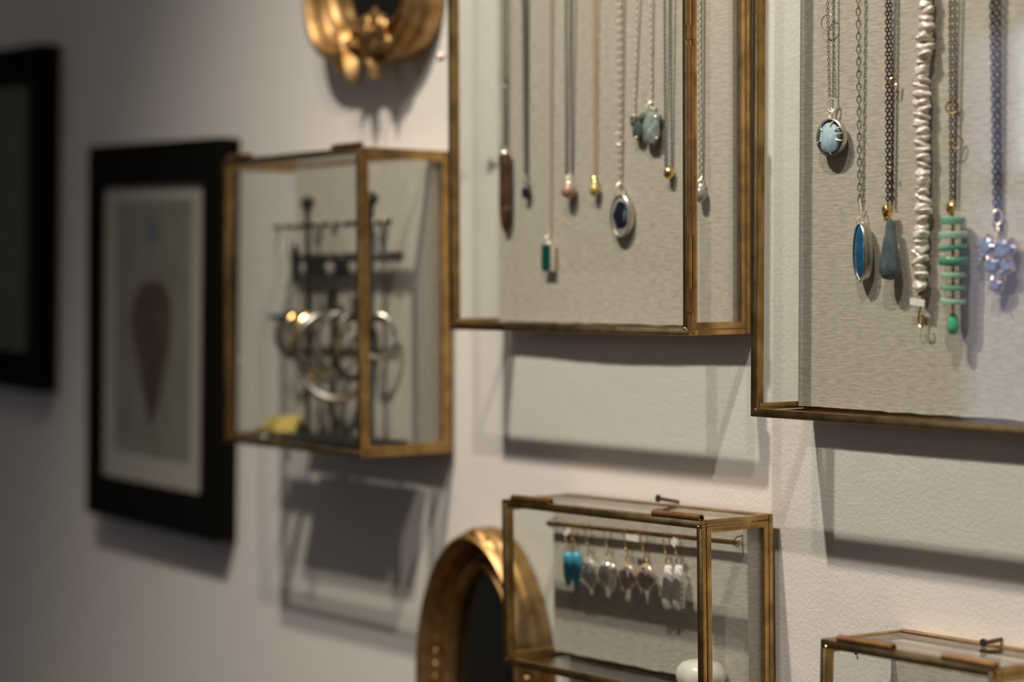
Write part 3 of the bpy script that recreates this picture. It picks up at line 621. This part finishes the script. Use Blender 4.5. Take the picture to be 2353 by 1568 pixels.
hoop('broad silver hoop beside the front brass corner', 792, .9, 76, 1.1, .0024, 'silver')
hoop('dark hoop half hidden by the brass corner rail', 816, .7, 78, 1.2, .0018, 'dark')
hoop('bright silver hoop right of the brass corner rail', 868, .85, 52, .55, .0015, 'silver')
GU = 'drop earrings on the upper bar of the black stand'
def drop(label, px, wpx, pyt, pyb, mat, style='oval', cmat='palesilver'):
    x = at(px, 517, YS).x; t = Vector((x, YS, zu)); e = thing('drop_earring', label, 'earring', t, GU)
    zt, zb_ = at(px, pyt, YS).z, at(px, pyb, YS).z; bm = BM()
    ring(bm, (x, YS, zu-.0004), .0027, .0004, PI/2, seg=14); 
    if zt < zu-.003: tube(bm, [(x-.0004, YS-.0018, zu-.003), (x-.0004, YS-.0018, zt)], .0004, 6)
    finish('wire', bm, cmat, e, t)
    hz = (zt-zb_)/2; c = (x, YS-.002, (zt+zb_)/2); wd = wpx*1.33/FPX/.6/2; bm = BM()
    if style == 'oval': ell(bm, c, wd, .0012, hz, 3)
    elif style == 'ring': ring(bm, c, 1, .0009, .4, wd, hz, 28)
    elif style == 'box': box(bm, x-wd, x+wd, YS-.0045, YS-.0015, c[2]-hz, c[2]+hz, .0007)
    else:
        for k_ in range(-2, 3): tube(bm, [(x+k_*wd*.4, YS-.002, zt), (x+k_*wd*.5, YS-.002, zb_+abs(k_)*.003)], .0004, 5)
    finish('pendant', bm, mat, e, t); return e
drop('pale open oval earring at the left end of the upper bar', 656, 26, 525, 660, 'palesilver', 'ring')
drop('long dark oval earring left of the stand post', 685, 24, 560, 655, 'iron')
drop('dark rectangular earring right of the stand post', 738, 34, 585, 632, 'iron', 'box')
drop('fringe of fine silver wires in the middle of the upper bar', 768, 34, 525, 590, 'palesilver', 'fringe')
drop('black square drop earring beside the brass corner', 793, 30, 594, 634, 'iron', 'box')
drop('pale beaded earring right of the brass corner', 867, 14, 530, 590, 'palesilver', 'oval')
drop('slim blue grey drop at the right end of the upper bar', 887, 10, 545, 600, pmat('blue_grey_drop', (.12, .15, .16), .3), 'oval')
bm = BM(); c = at(770, 532, YS-.006); ell(bm, c, .0026, .0026, .0026, 3); tube(bm, [c, (c.x, YS-.0012, zu)], .0004, 6)
tag(finish('silver_stud', bm, 'silver'), 'shiny round silver stud just below the upper bar', 'earring')
# yellow card and the ring in front of it
q = at(640, 1003, -.045); q.z = ZF
bm = BM(); x0, x1 = at(604, 990, -.030).x, at(690, 990, -.030).x; zt = ZF+.0120
v = [bm.verts.new(p) for p in ((x0, -.036, ZF), (x1, -.036, ZF), (x1, -.030, zt+.002), (x0+.008, -.030, zt-.001), (x1, -.022, ZF), (x0, -.022, ZF))]
bm.faces.new((v[0], v[1], v[2], v[3])); bm.faces.new((v[3], v[2], v[4], v[5]))
o = finish('folded_card', bm, 'yellow', smooth=False); md = o.modifiers.new('thickness', 'SOLIDIFY'); md.thickness = .0006; md.offset = 1
tag(o, 'yellow folded card on the floor of the small left case', 'card')
q = at(607, 1003, -.064); q.z = ZF
bm = BM(); ring(bm, q+Vector((0, 0, .0052)), .0045, .0010, .9); ell(bm, q+Vector((.001, -.001, .0098)), .0018, .0018, .0016, 3); tag(finish('finger_ring', bm, 'silver'), 'silver ring with a glinting bead in front of the yellow card', 'ring')
q = at(662, 1030, -.04); zb0 = OL[2]-.0002; bm = BM(); tube(bm, [(q.x, -.04, zb0), (q.x+.0006, -.04, zb0-.004), (q.x, -.04, zb0-.009)], .0006, 6); ell(bm, (q.x, -.04, zb0-.0105), .0018, .0010, .0030, 2)
tag(finish('hanging_bead', bm, pmat('olive_bead', (.20, .17, .07), .3, .4)), 'small olive bead dangling beneath the small left case', 'bead')

# ---------------------------------------------------------------- gilt oval mirrors
def gilt(label, c, a, b_, wd, rel, nexp, ornaments):
    root = thing('gilt_mirror', label, 'mirror', c, 'gilt framed mirrors'); c = Vector(c)
    prof = [(0, .25), (.02, .42), (.06, .55), (.12, .60), (.18, .55), (.22, .42), (.25, .30), (.31, .24), (.38, .26), (.42, .36), (.45, .50), (.49, .55), (.53, .50), (.56, .56), (.62, .82), (.70, .98), (.78, 1.0), (.86, .90), (.91, .74), (.925, .60), (.97, .56), (1.0, .42), (1.0, .04)]
    seg = 120; bm = BM(); R = []
    def sup(t, A, B):
        cs, sn = math.cos(t), math.sin(t); e = 2/nexp
        return Vector((A*math.copysign(abs(cs)**e, cs), 0, B*math.copysign(abs(sn)**e, sn)))
    for i in range(seg):
        t = 2*PI*(i+.5)/seg; R.append([bm.verts.new(c + sup(t, a+wd*d, b_+wd*d) + Vector((0, -rel*h, 0))) for d, h in prof])
    for i in range(seg):
        A, B = R[i], R[(i+1) % seg]
        for k_ in range(len(prof)-1): bm.faces.new((A[k_], A[k_+1], B[k_+1], B[k_]))
    bmesh.ops.recalc_face_normals(bm, faces=bm.faces)
    fr_ = finish('oval_frame', bm, 'gilt', root, c, angle=60)
    bm = BM(); vs = [bm.verts.new(c + sup(2*PI*i/seg, a+.002, b_+.002) + Vector((0, -rel*.22, 0))) for i in range(seg)]; vb = [bm.verts.new(v.co + Vector((0, rel*.2, 0))) for v in vs]
    bm.faces.new(vs); bm.faces.new(vb[::-1])
    for i in range(seg): bm.faces.new((vs[i], vb[i], vb[(i+1) % seg], vs[(i+1) % seg]))
    bmesh.ops.recalc_face_normals(bm, faces=bm.faces); finish('mirror_glass', bm, 'mirror', root, c, smooth=False)
    ornaments(root, c); return root
def leaf(bm, p, ang, ln, wd_, th, curl=0.0, lean=0):
    "a tapering carved leaf from p along ang in the wall plane, ridged down its middle"
    p = Vector(p); N = 14; rows = []
    for i in range(N+1):
        t = i/N; an = ang+curl*t; 
        q = p if i == 0 else rows_c[-1] + Vector((math.cos(an), lean, math.sin(an)))*(ln/N)
        if i == 0: rows_c = [q]
        else: rows_c.append(q)
        w_ = wd_*math.sin(PI*min(1, .12+t*.88))**.7*(1-.25*t) + .0001; sd = Vector((-math.sin(an), 0, math.cos(an)))
        rows.append([bm.verts.new(q+sd*w_), bm.verts.new(q+sd*w_*.5+Vector((0, -th*.45, 0))), bm.verts.new(q+Vector((0, -th, 0))), bm.verts.new(q-sd*w_*.5+Vector((0, -th*.45, 0))), bm.verts.new(q-sd*w_), bm.verts.new(q+Vector((0, th*.6, 0)))])
    for A, B in zip(rows, rows[1:]):
        for k_ in range(6): bm.faces.new((A[k_], A[(k_+1) % 6], B[(k_+1) % 6], B[k_]))
    bm.faces.new(rows[0]); bm.faces.new(rows[-1][::-1])
def ornA(root, c):
    y = -.026
    bm = BM(); f = at(858, 78, y-.004)
    for i in range(6):
        t = i*PI/3+.3; ell(bm, f+Vector((math.cos(t)*.0075, .001*(i % 2), math.sin(t)*.0075)), .0092, .0050, .0080, 3, .45, 1.8, i, Matrix.Rotation(-t, 3, 'Y'))
    ell(bm, f+Vector((0, -.005, 0)), .006, .005, .006, 3, .25, 2, 9); bmesh.ops.recalc_face_normals(bm, faces=bm.faces); finish('carved_flower', bm, 'gilt', root, c)
    bm = BM()
    leaf(bm, at(795, 75, y), -1.25, .036, .0062, .006, -.05); leaf(bm, at(805, 118, y), -1.35, .024, .0060, .007, .2)
    leaf(bm, at(850, 98, y), -1.0, .026, .0062, .006, -.5); leaf(bm, at(830, 110, y), 3.0, .032, .0056, .006, -.5)
    leaf(bm, at(872, 108, y+.004), -.2, .024, .0060, .006, .6); leaf(bm, at(862, 112, y+.003), -.9, .017, .0055, .006, .4); leaf(bm, at(800, 105, y), -2.3, .020, .0050, .006, .5)
    bmesh.ops.recalc_face_normals(bm, faces=bm.faces); finish('carved_leaves', bm, 'gilt', root, c)
pA = at(850, 146, -.014)
gilt('upper gold carved mirror with a flower and leaves at its lower end', (pA.x, -.001, pA.z+.09), .0715-.027, .09-.027, .027, .026, 4.0, ornA)
def ornF(root, c):
    bm = BM(); y = -.020
    for k_ in range(5): ell(bm, at(1003, 1438+k_*30, -.012), .0030, .0030, .0030, 3)
    for k_ in range(3): ell(bm, at(1212, 1538+k_*24, -.023), .0030, .0030, .0030, 3)
    finish('carved_beads', bm, 'gilt', root, c)
    bm = BM(); t = at(1098, 1222, y)
    leaf(bm, t, PI+.45, .022, .0030, .003, .35); leaf(bm, t, -.45, .030, .0032, .003, -.45)
    ell(bm, at(1086, 1217, y-.002), .0018, .0018, .0016, 3); ell(bm, at(1114, 1226, y-.003), .0018, .0018, .0016, 3); bmesh.ops.recalc_face_normals(bm, faces=bm.faces); finish('carved_crest', bm, 'gilt', root, c)
xl, xr = at(990, 1568, -.008).x, at(1247, 1568, -.012).x; zc_ = at(1118, 1568, -.01).z; zt_ = at(1112, 1214, -.012).z
AF = (xr-xl)/2; BF = zt_-zc_; WF = .027
gilt('lower gold oval mirror partly seen through the low case', ((xl+xr)/2, -.001, zc_), AF-WF, BF-WF, WF, .024, 2.0, ornF)

# ---------------------------------------------------------------- black framed pictures
def picture(label, c, W, H, roll, inner_mat, art):
    root = thing('framed_picture', label, 'picture', c, 'black framed pictures', (0, roll, 0)); t = .018; bx_, bz_ = .0255, .0345
    bm = BM()
    for (x0, x1, z0, z1) in ((-W/2, W/2, H/2-bz_, H/2), (-W/2, W/2, -H/2, -H/2+bz_), (-W/2, -W/2+bx_, -H/2+bz_, H/2-bz_), (W/2-bx_, W/2, -H/2+bz_, H/2-bz_)): box(bm, x0, x1, -t, 0, z0, z1)
    finish('picture_frame', bm, 'black', root, smooth=False)
    bm = BM(); box(bm, -W/2+bx_, W/2-bx_, -t+.003, -t+.005, -H/2+bz_, H/2-bz_); finish('mat_board', bm, inner_mat, root, smooth=False)
    if art:
        iw, ih = W-2*bx_, H-2*bz_; y = -t+.0028
        bm = BM(); box(bm, -iw/2*.76, iw/2*.76, y, y+.0003, -ih/2+.022, ih/2-.012); pr_ = finish('printed_sheet', bm, 'print', root, smooth=False)
        def blot(name, mat, pts, y_):
            bm = BM(); n_ = 64; A = []
            for k_ in range(n_):
                t_ = k_/n_*len(pts); i0 = int(t_); f_ = t_-i0; P = [pts[(i0+j) % len(pts)] for j in (-1, 0, 1, 2)]
                def cr(a_, b2, c2, d2): return .5*((2*b2)+(-a_+c2)*f_+(2*a_-5*b2+4*c2-d2)*f_*f_+(-a_+3*b2-3*c2+d2)*f_**3)
                A.append(bm.verts.new((cr(*[q_[0] for q_ in P]), y_, cr(*[q_[1] for q_ in P]))))
            B = [bm.verts.new(v_.co + Vector((0, .0002, 0))) for v_ in A]; bm.faces.new(A); bm.faces.new(B[::-1])
            for k_ in range(n_): bm.faces.new((A[k_], B[k_], B[(k_+1) % n_], A[(k_+1) % n_]))
            bmesh.ops.recalc_face_normals(bm, faces=bm.faces); finish(name, bm, mat, pr_, smooth=False)
        blot('printed_brown_shape', 'printred', [(0, .044), (.024, .038), (.033, .012), (.022, -.030), (.008, -.062), (0, -.075), (-.008, -.062), (-.022, -.030), (-.034, .008), (-.025, .036)], y-.0003)
        blot('printed_dark_spot', 'printdk', [(0, .012), (.009, .004), (.004, -.006), (-.006, -.004), (-.010, .005)], y-.0005)
        blot('printed_dark_stem', 'printdk', [(.008, -.020), (.006, -.052), (0, -.064), (-.006, -.052), (-.006, -.022)], y-.0005)
        blot('printed_blue_spot', 'printblue', [(0, .097), (.009, .088), (.006, .076), (-.005, .074), (-.009, .086)], y-.0003)
    bm = BM(); box(bm, -W/2+bx_, W/2-bx_, -t+.0006, -t+.0016, -H/2+bz_, H/2-bz_); finish('picture_glass', bm, 'glass', root, smooth=False)
    return root
FY = -.019
p0, p1 = at(200, 760, FY), at(500, 772, FY)
zt2 = (at(205, 340, FY).z+at(500, 312, FY).z)/2; zb2 = (at(200, 1180, FY).z+at(500, 1246, FY).z)/2
picture('black framed print of a brown cone shape under a blue spot', ((p0.x+p1.x)/2, -.001, (zt2+zb2)/2), p1.x-p0.x, zt2-zb2, .025, 'mat', True)
q = at(92, 500, FY); zt1, zb1 = at(92, 95, FY).z, at(92, 899, FY).z
picture('black framed dark picture cut off by the left edge of the photo', (q.x-.125, -.001, (zt1+zb1)/2+.002), .25, zt1-zb1, .03, 'printdark', False)

# ---------------------------------------------------------------- nails
def nail(label, a, ya, b_, r=.0009):
    A, B = at(*a, ya), at(*b_, 0); B.y = .004; dr = (B-A).normalized()
    bm = BM(); tube(bm, [A, B], r, 10); tube(bm, [A-dr*.0008, A+dr*.0003], r*2.0, 12)
    tag(finish('nail', bm, 'nail'), label, 'nail', 'nails holding up the low cases')
nail('dark nail in the wall above the rear edge of the earring case', (1513, 1146), -.014, (1560, 1157), .0011)
nail('dark nail above the case at the bottom right corner', (2261, 1478), -.013, (2302, 1470), .0011)
for (px, py, lab) in ((1970, 1502, 'tiny dark pin in the wall seen through the glass of the bottom right case'),):
    q = at(px, py, 0); bm = BM(); tube(bm, [(q.x, .002, q.z), (q.x, -.0012, q.z)], .0004, 8); ell(bm, (q.x, -.0013, q.z), .0008, .0005, .0008, 2); tag(finish('wall_pin', bm, 'nail' if px > 1900 else 'mat'), lab, 'pin')
